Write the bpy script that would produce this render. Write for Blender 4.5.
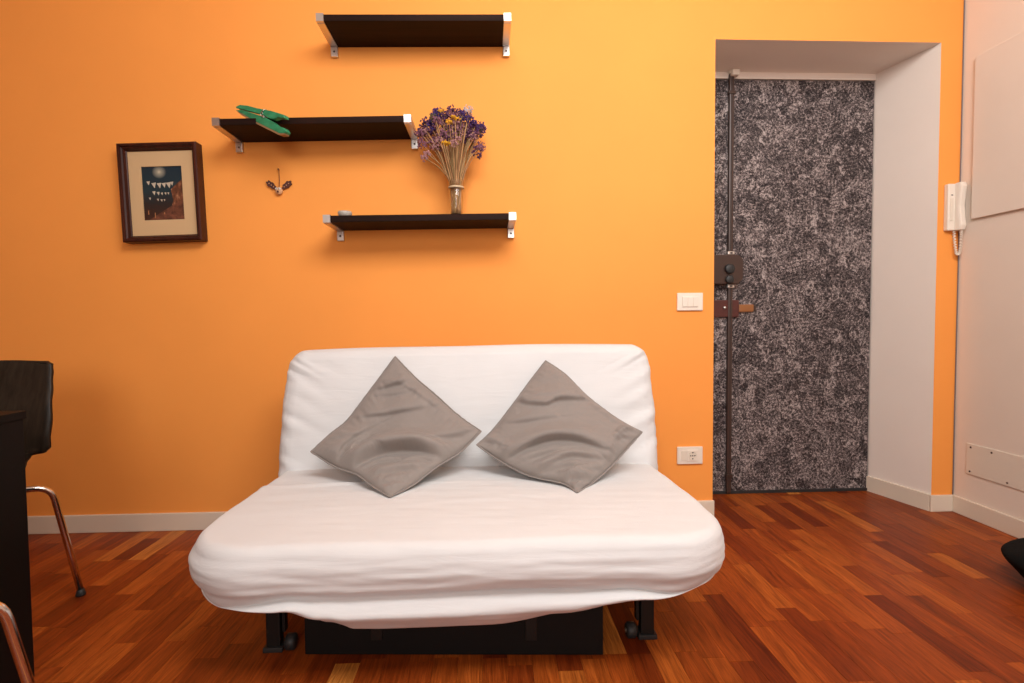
import bpy, bmesh, math, random
from mathutils import Vector, Matrix, noise
random.seed(7)
for o in list(bpy.data.objects): bpy.data.objects.remove(o)
scene = bpy.context.scene
C = scene.collection
# ------------------------------------------------------------------ camera
FPX, YAW, PITCH, ROLL, CD, CH = 530.0, .04346, -.03852, -.00832, 2.3724, .9094
CAM = Vector((0, -CD, CH))
_f = Vector((math.sin(YAW)*math.cos(PITCH), math.cos(YAW)*math.cos(PITCH), math.sin(PITCH)))
_r0 = Vector((math.cos(YAW), -math.sin(YAW), 0)); _u0 = _r0.cross(_f)
_r = math.cos(ROLL)*_r0 + math.sin(ROLL)*_u0
_u = -math.sin(ROLL)*_r0 + math.cos(ROLL)*_u0
cam_d = bpy.data.cameras.new('camera'); cam = bpy.data.objects.new('camera', cam_d); C.objects.link(cam)
cam_d.sensor_width = 36; cam_d.lens = FPX/1024*36; cam_d.clip_start = .02
cam.matrix_world = Matrix(((_r.x, _u.x, -_f.x, CAM.x), (_r.y, _u.y, -_f.y, CAM.y), (_r.z, _u.z, -_f.z, CAM.z), (0, 0, 0, 1)))
scene.camera = cam
def at(px, py, axis, val):
    """pixel -> point on the plane axis = val"""
    d = _f + _r*((px-512)/FPX) + _u*((341.5-py)/FPX)
    return CAM + d*((val-CAM[axis])/d[axis])
def pix(P):
    d = Vector(P)-CAM; w = d.dot(_f)
    if w < .05: return None
    return 512+FPX*d.dot(_r)/w, 341.5-FPX*d.dot(_u)/w
# ------------------------------------------------------------------ light
vs = scene.view_settings
vs.view_transform = 'Standard'; vs.look = 'None'; vs.gamma = 1; vs.use_curve_mapping = False
vs.exposure = 0.0
w = bpy.data.worlds.new('world'); scene.world = w; w.use_nodes = True
w.node_tree.nodes['Background'].inputs[0].default_value = (.9, .93, 1, 1)
w.node_tree.nodes['Background'].inputs[1].default_value = .05
def area(name, loc, target, size, power, col, sy=None):
    l = bpy.data.lights.new(name, 'AREA'); l.energy = power; l.color = col; l.size = size
    if sy: l.shape = 'RECTANGLE'; l.size_y = sy
    o = bpy.data.objects.new(name, l); C.objects.link(o); o.location = loc
    o.rotation_euler = (Vector(target)-Vector(loc)).to_track_quat('-Z', 'Y').to_euler()
    return o
area('ceiling_light', (.55, -2.05, 2.72), (.62, 0, 1.35), 1.7, 86, (1, .975, .955), 1.1)
area('front_fill_light', (-.2, -4.55, 1.75), (.2, 0, 1.0), 1.5, 48, (1, .98, .96), 1.3)  # weak fill added behind the camera; no window is modelled there

# ------------------------------------------------------------------ materials
def mat(name, col, rough=.6, metal=0, spec=.5, **k):
    m = bpy.data.materials.new(name); m.use_nodes = True
    b = m.node_tree.nodes['Principled BSDF']
    b.inputs['Base Color'].default_value = (*col, 1); b.inputs['Roughness'].default_value = rough
    b.inputs['Metallic'].default_value = metal; b.inputs['Specular IOR Level'].default_value = spec
    for kk, v in k.items(): b.inputs[kk.replace('_', ' ')].default_value = v
    return m
class NT:
    def __init__(s, m): s.t = m.node_tree; s.b = s.t.nodes['Principled BSDF']
    def n(s, typ, _in=None, **k):
        x = s.t.nodes.new('ShaderNode'+typ)
        for a, v in k.items(): setattr(x, a, v)
        for a, v in (_in or {}).items():
            if hasattr(v, 'is_output'): s.t.links.new(v, x.inputs[a])
            else: x.inputs[a].default_value = v
        return x
    def l(s, a, b): s.t.links.new(a, b)
    def ramp(s, fac, stops, interp='LINEAR'):
        r = s.n('ValToRGB'); s.l(fac, r.inputs[0]); e = r.color_ramp; e.interpolation = interp
        while len(e.elements) < len(stops): e.elements.new(.5)
        for el, (p, c) in zip(e.elements, stops): el.position = p; el.color = (*c, 1) if len(c) == 3 else c
        return r.outputs[0]
    def mix(s, fac, a, b, mode='MIX'):
        x = s.n('Mix', data_type='RGBA', blend_type=mode)
        for i, v in ((0, fac), (6, a), (7, b)):
            if hasattr(v, 'is_output'): s.l(v, x.inputs[i])
            elif i == 0: x.inputs[0].default_value = v
            else: x.inputs[i].default_value = (*v, 1)
        return x.outputs[2]
    def math(s, op, a, b=0):
        x = s.n('Math', operation=op)
        for i, v in ((0, a), (1, b)):
            if hasattr(v, 'is_output'): s.l(v, x.inputs[i])
            else: x.inputs[i].default_value = v
        return x.outputs[0]
    def pos(s): return s.n('NewGeometry').outputs['Position']
    def obj(s): return s.n('TexCoord').outputs['Object']
    def map(s, vec, scale=(1, 1, 1), rot=(0, 0, 0)): return s.n('Mapping', {0: vec, 'Scale': scale, 'Rotation': rot}).outputs[0]
    def noise(s, vec, scale, detail=4, rough=.55, dist=0):
        return s.n('TexNoise', {'Vector': vec, 'Scale': scale, 'Detail': detail, 'Roughness': rough, 'Distortion': dist}).outputs[0]
    def bump(s, h, strength=.3, dist=.002):
        x = s.n('Bump', {'Height': h, 'Strength': strength, 'Distance': dist}); s.l(x.outputs[0], s.b.inputs['Normal'])
    def col(s, c): s.l(c, s.b.inputs['Base Color'])
def paint(name, col, var=.06, rough=.75):
    m = mat(name, col, rough, spec=.3); t = NT(m); p = t.pos()
    n = t.noise(p, 1.7, 5)
    lo = tuple(c*(1-var) for c in col); hi = tuple(min(1, c*(1+var)) for c in col)
    t.col(t.ramp(n, [(.3, lo), (.7, hi)])); t.bump(t.noise(p, 260, 3), .12, .001)
    return m
M = {}
M['orange'] = paint('orange_paint', (.90, .335, .066), .03)
M['white'] = paint('white_paint', (.82, .73, .65), .03)
M['cream'] = paint('cream_paint', (.76, .66, .56), .03)
M['ceil'] = paint('ceiling_paint', (.86, .83, .78), .02)
M['base'] = paint('baseboard_paint', (.72, .62, .50), .03, .45)
M['plain'] = paint('side_wall_paint', (.74, .56, .38), .03)
M['plastic'] = mat('white_plastic', (.80, .72, .62), .35)
M['plastic2'] = mat('ivory_plastic', (.74, .66, .55), .4)
M['slot'] = mat('dark_slot', (.03, .02, .02), .6)
M['black'] = mat('black_lacquer', (.007, .005, .004), .55, spec=.12)
M['steelblack'] = mat('black_steel', (.010, .009, .008), .45, spec=.3)
M['boxblack'] = mat('black_board', (.006, .005, .0045), .7, spec=.2)
M['rubber'] = mat('black_rubber', (.02, .02, .02), .55)
M['chrome'] = mat('chrome', (.72, .68, .64), .18, 1)
M['alu'] = mat('brushed_aluminium', (.66, .64, .61), .33, 1)
M['brown'] = mat('brown_metal', (.045, .022, .015), .4)
M['redbrown'] = mat('oxide_red_metal', (.075, .016, .012), .45)
M['brass'] = mat('brown_wood_bolt', (.26, .10, .03), .4)
M['cord'] = mat('dark_cord', (.16, .05, .02), .7)
# dark-stained wood (chair shell, shelf boards)
def wood_dark(name, a, b, axis, rough=.4, spec=.2):
    m = mat(name, a, rough, spec=spec); t = NT(m)
    sc = [3, 3, 3]; sc = [60 if i != axis else 2.2 for i in range(3)]
    n = t.noise(t.map(t.obj(), tuple(sc)), 1, 6, .6, .4)
    t.col(t.ramp(n, [(.3, a), (.75, b)])); t.bump(n, .15, .0006)
    return m
M['shelf'] = wood_dark('black_brown_board', (.009, .0035, .002), (.022, .008, .005), 0, .55, .08)
M['chairwood'] = wood_dark('black_stained_plywood', (.010, .007, .005), (.034, .024, .016), 2, .42)
M['framewood'] = wood_dark('mahogany_moulding', (.022, .006, .004), (.075, .018, .010), 2, .35)
# parquet
def parquet():
    m = mat('parquet', (.3, .1, .03), .34, spec=.20); t = NT(m)
    g = t.n('NewGeometry'); r = t.math('FRACT', t.math('ADD', t.n('ObjectInfo').outputs['Random'], t.math('MULTIPLY', g.outputs['Random Per Island'], 7.31)))
    off = t.n('CombineXYZ', {0: t.math('MULTIPLY', r, 37), 1: t.math('MULTIPLY', r, 91), 2: t.math('MULTIPLY', r, 13)}).outputs[0]
    v = t.n('VectorMath', {0: g.outputs['Position'], 1: off}, operation='ADD').outputs[0]
    base = t.ramp(r, [(0, (.150, .022, .0035)), (.2, (.22, .037, .005)), (.5, (.275, .051, .007)), (.8, (.335, .070, .0095)), (.93, (.40, .096, .014)), (.97, (.46, .13, .02)), (1, (.56, .21, .04))])
    v2 = t.n('VectorMath', {0: v, 1: t.n('CombineXYZ', {0: t.math('MULTIPLY', t.noise(t.map(v, (8, 2.5, 8)), 1, 2), .07)}).outputs[0]}, operation='ADD').outputs[0]
    grain = t.noise(t.map(v2, (62, 3.0, 30)), 1, 6, .62, .6)
    fine = t.noise(t.map(v, (420, 14, 100)), 1, 3, .6)
    gc = t.ramp(grain, [(.25, (.42, .34, .28)), (.42, (.86, .84, .82)), (.55, (1, 1, 1)), (.75, (1.32, 1.40, 1.5))])
    c = t.mix(1, base, gc, 'MULTIPLY'); c = t.mix(.7, c, t.ramp(fine, [(.35, (.60, .55, .50)), (.62, (1.15, 1.16, 1.16))]), 'MULTIPLY')
    med = t.noise(t.map(v2, (150, 5, 40)), 1, 4, .7, .3); c = t.mix(.6, c, t.ramp(med, [(.36, (.55, .48, .42)), (.5, (1, 1, 1)), (.68, (1.3, 1.36, 1.4))]), 'MULTIPLY')
    t.col(c); t.l(t.math('ADD', .34, t.math('MULTIPLY', grain, .16)), t.b.inputs['Roughness']); t.bump(fine, .08, .0006)
    return m
M['parquet'] = parquet()
M['joint'] = mat('dark_joint', (.035, .012, .005), .8)
def fabric(name, col, wr=.35, scale=700, crease=(9, 26, 26), cs=.5, cd=.006):
    m = mat(name, col, .9, spec=.15, Sheen_Weight=.15); t = NT(m); p = t.obj()
    wv = t.n('TexWave', {'Vector': p, 'Scale': scale*.5, 'Distortion': 1.5, 'Detail': 1}).outputs[1]
    cr = t.noise(t.map(p, crease), 1, 5, .55, .8)
    b1 = t.n('Bump', {'Height': cr, 'Strength': cs, 'Distance': cd})
    b2 = t.n('Bump', {'Height': t.math('ADD', wv, t.noise(p, scale, 2)), 'Strength': wr, 'Distance': .0005, 'Normal': b1.outputs[0]})
    t.l(b2.outputs[0], t.b.inputs['Normal'])
    n = t.noise(p, 5, 4); t.col(t.ramp(n, [(.3, tuple(c*.965 for c in col)), (.7, col)]))
    return m
M['cover'] = fabric('white_cotton_cover', (.68, .685, .688), .15, 500, (5, 24, 30), .30, .006)
M['linen'] = fabric('grey_linen', (.275, .243, .222), .45, 900, (12, 12, 12), .25, .005)
# patterned door covering
def doormat():
    m = mat('patterned_grey_covering', (.2, .17, .17), .65, spec=.25); t = NT(m); p = t.obj()
    q = t.map(p, (1, .02, 1))
    warp = t.n('VectorMath', {0: q, 1: t.n('VectorMath', {0: t.n('TexNoise', {'Vector': q, 'Scale': 14, 'Detail': 3}).outputs[1], 'Scale': .05}, operation='SCALE').outputs[0]}, operation='ADD').outputs[0]
    cell = t.n('TexVoronoi', {'Vector': warp, 'Scale': 17}); rc = t.n('SeparateColor', {0: cell.outputs[1]}).outputs
    rv = t.n('VectorRotate', {0: q, 'Axis': (0, 1, 0), 'Angle': t.math('MULTIPLY', rc[0], 6.28)}).outputs[0]
    w1 = t.n('TexWave', {'Vector': rv, 'Scale': 17, 'Distortion': 2.5, 'Detail': 3, 'Detail Scale': 6}).outputs[1]
    dots = t.n('TexVoronoi', {'Vector': warp, 'Scale': 62}, feature='F1').outputs[0]
    lines = t.n('TexVoronoi', {'Vector': warp, 'Scale': 48}, feature='DISTANCE_TO_EDGE').outputs[0]
    n1 = t.noise(q, 150, 3, .75); n2 = t.noise(q, 58, 5, .7, 1.2); n3 = t.noise(q, 6, 4, .6)
    s = t.math('ADD', t.math('MULTIPLY', t.math('SUBTRACT', n2, .5), 2.0), t.math('MULTIPLY', t.math('SUBTRACT', n1, .5), 2.6))
    s = t.math('ADD', s, t.math('MULTIPLY', t.math('SUBTRACT', n3, .5), .3))
    s = t.math('ADD', s, t.math('MULTIPLY', t.math('MULTIPLY', t.math('SUBTRACT', w1, .5), .34), rc[1]))
    s = t.math('ADD', s, t.math('MULTIPLY', t.math('MULTIPLY', t.math('SUBTRACT', dots, .45), 1.1), t.math('SUBTRACT', 1, rc[1])))
    s = t.math('SUBTRACT', s, t.math('MULTIPLY', t.math('LESS_THAN', lines, .035), .30))
    s = t.math('ADD', t.math('ADD', s, t.math('MULTIPLY', t.math('SUBTRACT', rc[2], .5), .35)), .50)
    c = t.ramp(s, [(.02, (.010, .007, .008)), (.35, (.050, .039, .040)), (.55, (.105, .084, .082)), (.8, (.21, .17, .165)), (1, (.42, .36, .34))])
    t.col(c); t.bump(n1, .25, .0015)
    return m
M['door'] = doormat()

# ------------------------------------------------------------------ mesh helpers
def bm_box(bm, x0, x1, y0, y1, z0, z1, mi=0):
    vs_ = [bm.verts.new((x, y, z)) for x in (x0, x1) for y in (y0, y1) for z in (z0, z1)]
    for f in ((0, 1, 3, 2), (4, 6, 7, 5), (0, 4, 5, 1), (2, 3, 7, 6), (0, 2, 6, 4), (1, 5, 7, 3)):
        bm.faces.new([vs_[i] for i in f]).material_index = mi
def bev(bm, w, seg=2):
    bmesh.ops.bevel(bm, geom=list(bm.edges), offset=w, segments=seg, profile=.6, affect='EDGES', clamp_overlap=True)
def tube(bm, pts, r, n=10, caps=True):
    pts = [Vector(p) for p in pts]; rings = []
    rr = r if isinstance(r, (list, tuple)) else [r]*len(pts)
    up = None
    for i, p in enumerate(pts):
        t = (pts[min(i+1, len(pts)-1)]-pts[max(i-1, 0)]).normalized()
        if up is None: up = t.orthogonal().normalized()
        up = (up - t*up.dot(t)).normalized(); s = t.cross(up)
        rings.append([bm.verts.new(p+(up*math.cos(a)+s*math.sin(a))*rr[i]) for a in [2*math.pi*k/n for k in range(n)]])
    for a, b in zip(rings, rings[1:]):
        for k in range(n): bm.faces.new((a[k], a[(k+1) % n], b[(k+1) % n], b[k])).smooth = True
    if caps: bm.faces.new(rings[0][::-1]); bm.faces.new(rings[-1])
def smooth_path(pts, n=6):
    """Catmull-Rom"""
    pts = [Vector(p) for p in pts]; out = []
    for i in range(len(pts)-1):
        p0 = pts[max(i-1, 0)]; p1 = pts[i]; p2 = pts[i+1]; p3 = pts[min(i+2, len(pts)-1)]
        for k in range(n):
            t = k/n
            out.append(.5*((2*p1)+(p2-p0)*t+(2*p0-5*p1+4*p2-p3)*t*t+(3*p1-p0-3*p2+p3)*t**3))
    return out+[pts[-1]]
def lathe(bm, prof, n=32, axis='Z', c=(0, 0, 0)):
    rings = []
    for r, z in prof:
        ring = []
        for k in range(n):
            a = 2*math.pi*k/n; x, y = r*math.cos(a), r*math.sin(a)
            p = (x, y, z) if axis == 'Z' else ((x, z, y) if axis == 'Y' else (z, x, y))
            ring.append(bm.verts.new(Vector(p)+Vector(c)))
        rings.append(ring)
    for a, b in zip(rings, rings[1:]):
        for k in range(n): bm.faces.new((a[k], a[(k+1) % n], b[(k+1) % n], b[k])).smooth = True
    if prof[0][0] > 1e-6: bm.faces.new(rings[0][::-1])
    if prof[-1][0] > 1e-6: bm.faces.new(rings[-1])
def obj(name, bm, m, parent=None, loc=None, fix=True):
    if fix:
        bmesh.ops.remove_doubles(bm, verts=bm.verts, dist=1e-6)
        bmesh.ops.recalc_face_normals(bm, faces=bm.faces)
    me = bpy.data.meshes.new(name); bm.to_mesh(me); bm.free()
    for x in (m if isinstance(m, (list, tuple)) else [m]): me.materials.append(M[x] if isinstance(x, str) else x)
    o = bpy.data.objects.new(name, me); C.objects.link(o)
    if parent: o.parent = parent
    if loc: o.location = loc
    return o
def box(name, m, x0, x1, y0, y1, z0, z1, parent=None, b=0, seg=2):
    bm = bmesh.new(); bm_box(bm, x0, x1, y0, y1, z0, z1)
    if b: bev(bm, b, seg)
    return obj(name, bm, m, parent)
def tag(o, label, cat, group=None, kind=None):
    o['label'] = label; o['category'] = cat
    if group: o['group'] = group
    if kind: o['kind'] = kind
    return o
def thing(name, label, cat, loc=(0, 0, 0), rot=(0, 0, 0), group=None):
    o = bpy.data.objects.new(name, None); C.objects.link(o); o.empty_display_size = .1
    o.location = loc; o.rotation_euler = rot
    return tag(o, label, cat, group)
def copy_tree(o, parent=None):
    c = o.copy(); C.objects.link(c); c.parent = parent
    for ch in [x for x in list(bpy.data.objects) if x.parent == o]: copy_tree(ch, c)
    return c
def nz(x, y=0, z=0): return noise.noise(Vector((x, y, z)))
def lerp(a, b, t): return a+(b-a)*t
def interp(x, pts):
    if x <= pts[0][0]: return pts[0][1]
    for (x0, y0), (x1, y1) in zip(pts, pts[1:]):
        if x <= x1: t = (x-x0)/(x1-x0); t = t*t*(3-2*t); return y0+(y1-y0)*t
    return pts[-1][1]

# ------------------------------------------------------------------ setting
XL, XR, XC, ZT, DD, XJ = 1.023, 2.0683, 2.175, 2.1584, .309, 1.9931
X0, YB, HC = -3.3, -4.7, 2.9
floor = box('floor', 'joint', X0, XC, YB, DD+.10, -.06, -.0125)
tag(floor, 'reddish-brown strip parquet floor under the white sofa', 'floor', kind='structure')
# planks
PW, GAP = .0655, .0006
cols = []; x = X0
while x < XC: cols.append((x, min(x+PW, XC))); x += PW
planks = []
for (xa, xb) in cols:
    mid = (xa+xb)/2; yend = DD+.035 if XL-.02 < mid < XR else 0
    y = yend + random.uniform(-.0, .0); first = True
    while y > YB:
        L = random.choice((.20, .25, .30, .34, .38, .44))
        if first: L *= random.uniform(.25, 1); first = False
        y0 = max(y-L, YB)
        if xb-xa > .01 and y-y0 > .02: planks.append((xa, xb, y0, y))
        y = y0
def plank_area(p):
    q = [pix((a, b, 0)) for a, b in ((p[0], p[2]), (p[1], p[2]), (p[1], p[3]), (p[0], p[3]))]
    if any(v is None for v in q): return 0
    if not any(-25 < v[0] < 1050 and 300 < v[1] < 700 for v in q): return 0
    if -.50 < p[0] and p[1] < .30 and p[2] > -.90 and p[3] < .0: return 0     # under the sofa and its box
    return .5*abs(sum(q[i][0]*q[(i+1) % 4][1]-q[(i+1) % 4][0]*q[i][1] for i in range(4)))
ranked = sorted(planks, key=plank_area, reverse=True)
near = [p for p in ranked[:300] if plank_area(p) > 0]; nearset = set(near)
bm = bmesh.new(); bm_box(bm, -.5, .5, -.5, .5, -.0125, 0)
plank_me = bpy.data.meshes.new('plank'); bm.to_mesh(plank_me); bm.free(); plank_me.materials.append(M['parquet'])
for (xa, xb, ya, yb) in near:
    o = bpy.data.objects.new('plank', plank_me); C.objects.link(o); o.parent = floor
    o.location = ((xa+xb)/2, (ya+yb)/2, random.uniform(-.0003, 0)); o.scale = (xb-xa-GAP, yb-ya-GAP, 1)
bm = bmesh.new()
for p in planks:
    if p not in nearset: bm_box(bm, p[0]+GAP/2, p[1]-GAP/2, p[2]+GAP/2, p[3]-GAP/2, -.0125, random.uniform(-.0003, 0))
o = obj('planks', bm, 'parquet', floor, fix=False); o['kind'] = 'stuff'

def poly_prism(bm, pts, z0, z1, mats):
    lo = [bm.verts.new((x, y, z0)) for x, y in pts]; hi = [bm.verts.new((x, y, z1)) for x, y in pts]
    n = len(pts)
    for i in range(n): bm.faces.new((lo[i], lo[(i+1) % n], hi[(i+1) % n], hi[i])).material_index = mats[i]
    bm.faces.new(lo[::-1]).material_index = 1; bm.faces.new(hi).material_index = 1
WT = DD+.10
bm = bmesh.new()
poly_prism(bm, [(X0, 0), (XL, 0), (XL, WT), (X0, WT)], 0, HC, [0, 1, 1, 1])
poly_prism(bm, [(XR, 0), (XC, 0), (XC, WT), (XJ, WT), (XJ, DD)], 0, HC, [0, 1, 1, 1, 1])
poly_prism(bm, [(XL, 0), (XR, 0), (XJ, WT), (XL, WT)], ZT, HC, [0, 1, 1, 1])
wb = obj('wall_back', bm, ['orange', 'white'], fix=False)
tag(wb, 'orange painted wall behind the sofa with a deep white door recess', 'wall', kind='structure')
tag(box('wall_right', 'cream', XC, XC+.1, YB, WT, 0, HC), 'cream white wall at the right beside the door recess', 'wall', kind='structure')
tag(box('wall_left', 'plain', X0-.1, X0, YB, WT, 0, HC), 'plain warm wall closing the room beyond the black table', 'wall', kind='structure')
tag(box('wall_front', 'plain', X0-.1, XC+.1, YB-.1, YB, 0, HC), 'plain warm wall behind the viewer', 'wall', kind='structure')
tag(box('ceiling', 'ceil', X0-.1, XC+.1, YB-.1, WT, HC, HC+.08), 'white ceiling above the orange wall', 'ceiling', kind='structure')
tag(box('wall_behind_door', 'white', XL-.1, XJ+.1, WT, WT+.05, 0, HC), 'plain wall closing the recess behind the patterned door', 'wall', kind='structure')
BH = .0776
tag(box('baseboard_back', 'base', X0, XL+.004, -.013, 0, 0, BH, b=.003), 'cream baseboard under the orange wall behind the sofa', 'baseboard', kind='structure')
tag(box('baseboard_corner', 'base', XR-.010, XC, -.012, 0, 0, BH, b=.003), 'short cream baseboard under the narrow orange strip by the intercom', 'baseboard', kind='structure')
tag(box('baseboard_right', 'base', XC-.012, XC, YB, -.0121, 0, BH, b=.003), 'cream baseboard along the right wall below the screwed plate', 'baseboard', kind='structure')
bm = bmesh.new(); poly_prism(bm, [(XR-.012, 0), (XR, 0), (XJ, DD), (XJ-.012, DD)], 0, BH, [0, 0, 0, 0])
tag(obj('baseboard_jamb', bm, 'base'), 'cream baseboard on the white side of the door recess', 'baseboard', kind='structure')
# ------------------------------------------------------------------ door
DF = DD            # front face of the door leaf
door = box('door_1', 'door', XL+.005, XJ-.006, DF, DF+.045, .008, 2.122, b=.002)
tag(door, 'door covered in speckled grey patterned paper inside the white recess', 'door', kind='structure')
tag(box('trim_1', 'white', XL, XJ, DF-.004, DF+.05, 2.126, ZT), 'white head trim above the patterned door', 'trim', kind='structure')
box('door_gap_shade', 'rubber', XL+.005, XJ-.006, DF-.006, DF, .001, .016, door)  # black strip standing in for the shade in the gap under the door
# lock bar
bm = bmesh.new(); bm_box(bm, 1.222, 1.246, DF-.022, DF-.001, .01, 2.145); bev(bm, .006, 2); bar = obj('lock_bar', bm, 'brown', door)
box('bar_groove', 'slot', 1.2322, 1.2352, DF-.0228, DF-.021, .02, 2.13, bar)
lb = bmesh.new()
poly = [(1.10, 1.088), (1.262, 1.088), (1.285, 1.116), (1.285, 1.210), (1.262, 1.234), (1.10, 1.234)]
a = [lb.verts.new((x, DF-.050, z)) for x, z in poly]; b_ = [lb.verts.new((x, DF-.001, z)) for x, z in poly]
for i in range(6): lb.faces.new((a[i], a[(i+1) % 6], b_[(i+1) % 6], b_[i]))
lb.faces.new(a); lb.faces.new(b_[::-1]); bev(lb, .003, 2)
lock = obj('lock_box', lb, 'brown', door)
for z, r in ((1.163, .024), (1.110, .021)):
    bm = bmesh.new(); lathe(bm, [(0, -.016), (r*.8, -.016), (r, -.012), (r, 0)], 24, 'Y', (1.212, DF-.050, z)); obj('knob', bm, 'rubber', lock)
for z in (1.246, 1.078, .10, 2.05):
    g = box('bar_guide', 'alu' if z > .5 and z < 2 else 'brown', 1.217, 1.251, DF-.027, DF-.001, z-.008, z+.008, door, .002)
    if .5 < z < 2: box('guide_pin', 'slot', 1.228, 1.240, DF-.0285, DF-.0265, z-.004, z+.004, g)
box('bar_catch', 'plastic', 1.217, 1.257, DF-.030, DF-.001, 2.148, 2.1575, door, .003)
cb = box('bar_catch', 'plastic', 1.225, 1.262, DF-.045, DF-.006, 2.128, 2.156, door, .004)
lp = box('latch_plate', 'redbrown', 1.10, 1.280, DF-.018, DF-.001, .921, 1.008, door, .003)
bm = bmesh.new(); lathe(bm, [(0, -.006), (.006, -.005), (.008, 0)], 16, 'Y', (1.205, DF-.018, .968)); obj('screw', bm, 'alu', lp)
box('latch_bolt', 'brass', 1.280, 1.357, DF-.020, DF-.001, .946, .985, lp, .006)
box('bolt_tip', 'brown', 1.352, 1.372, DF-.014, DF-.001, .951, .981, lp, .003)
# ------------------------------------------------------------------ right wall fittings
wp = box('wall_panel', 'cream', XC-.014, XC, -1.2, -.072, 1.348, 2.06, b=.003)
tag(wp, 'large flat white panel mounted high on the right wall', 'wall panel')
ap = box('access_plate', 'plastic2', XC-.005, XC, -.95, -.068, .198, .338, b=.002)
tag(ap, 'low cream cover plate screwed onto the right wall', 'cover plate')
for yy, zz in ((-.090, .322), (-.190, .322), (-.088, .212), (-.262, .212)):
    bm = bmesh.new(); lathe(bm, [(0, -.0025), (.0035, -.002), (.0045, 0)], 12, 'X', (XC-.005, yy, zz)); obj('screw', bm, 'brown', ap)
bm = bmesh.new(); tube(bm, [(XC-.005, -.004, BH)]+[(XC-.005+.001*nz(z*3), -.004, z) for z in [.1+.2*k for k in range(14)]]+[(XC-.005, -.004, HC)], .0025, 6)
tag(obj('corner_cable', bm, mat('grey_cable', (.16, .14, .15), .6)), 'thin grey cable running up the corner behind the intercom', 'cable')
# intercom
ic = thing('intercom_phone', 'white intercom handset phone on the narrow orange strip', 'intercom', (2.139, 0, 1.306))
bm = bmesh.new(); bm_box(bm, -.043, .022, -.026, 0, 0, .212); bev(bm, .006, 3); body = obj('body', bm, 'plastic', ic)
box('button_strip', 'plastic2', -.034, -.020, -.0285, -.0255, .045, .145, body, .001)
box('indicator', 'slot', -.030, -.022, -.0275, -.0255, .158, .162, body)
bm = bmesh.new()
hp = [(-.004, .002), (.040, .002), (.043, .01), (.043, .205), (.040, .214), (-.004, .214)]
prof = [(.0, -.052), (.02, -.058), (.05, -.053), (.106, -.048), (.16, -.053), (.195, -.058), (.212, -.052)]
rings = []
for z, yf in prof:
    rings.append([bm.verts.new((x, y, z+.001)) for x, y in ((-.012, yf+.010), (-.009, yf+.002), (-.003, yf), (.012, yf), (.017, yf+.002), (.020, yf+.010), (.020, -.027), (-.012, -.027))])
for a, b_ in zip(rings, rings[1:]):
    for k in range(8): bm.faces.new((a[k], a[(k+1) % 8], b_[(k+1) % 8], b_[k])).smooth = False
bm.faces.new(rings[0][::-1]); bm.faces.new(rings[-1])
obj('handset', bm, 'plastic', ic)
bm = bmesh.new()
pts = [(.012+.006*math.cos(t*.9), -.035+.006*math.sin(t*.9), -.001-.105*math.sin(min(t/44*math.pi, math.pi/2*1.0))) for t in range(45)]
path = [(.008, -.040, .002), (.011, -.038, -.03), (.012, -.034, -.085), (.006, -.030, -.110), (-.001, -.026, -.100), (-.004, -.020, -.05), (-.004, -.016, .001)]
ph = smooth_path(path, 24); coil = []
for i, p in enumerate(ph): a = i*1.15; coil.append(p+Vector((math.cos(a)*.0045, math.sin(a)*.0045, 0)))
tube(bm, coil, .0028, 6); obj('coiled_cord', bm, 'plastic', ic)
# switch + socket
sx = at(676.5, 293.2, 1, 0)
def plate(name, label, cat, c):
    t = thing(name, label, cat, (c.x, 0, c.z))
    box('cover_frame', 'plastic', -.059, .059, -.010, 0, -.040, .040, t, .0035, 3)
    return t
sw = plate('light_switch', 'white rectangular light switch on the orange wall beside the door lock', 'switch', at(689.4, 301.8, 1, 0))
box('insert', 'plastic2', -.037, .037, -.0115, -.009, -.024, .024, sw, .001)
for k in range(3):
    r_ = box('rocker' if k == 1 else 'blank_module', 'plastic', -.0355+.0238*k, -.0355+.0238*k+.0228, -.0145, -.010, -.0225, .0225, sw, .0015)
so = plate('wall_socket', 'white rectangular power socket low on the orange wall beside the sofa', 'socket', at(689.3, 455, 1, 0))
box('blank_module', 'plastic2', -.040, -.017, -.0125, -.009, -.0225, .0225, so, .001)
bm = bmesh.new(); bm_box(bm, -.015, .037, -.0135, -.009, -.025, .025); bev(bm, .001); sf = obj('socket_module', bm, 'plastic', so)
bm = bmesh.new(); lathe(bm, [(.020, -.0137), (.0185, -.0160), (.017, -.0137), (.0165, -.0100)], 32, 'Y', (.011, 0, 0)); obj('socket_ring', bm, 'plastic2', sf)
for dx, dz in ((-.0095, 0), (0, 0), (.0095, 0), (0, .014), (0, -.014)):
    bm = bmesh.new(); lathe(bm, [(0, -.0142), (.0032, -.0142), (.0032, -.012)], 12, 'Y', (.011+dx, 0, dz)); obj('contact_hole', bm, 'slot', sf)

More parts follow.
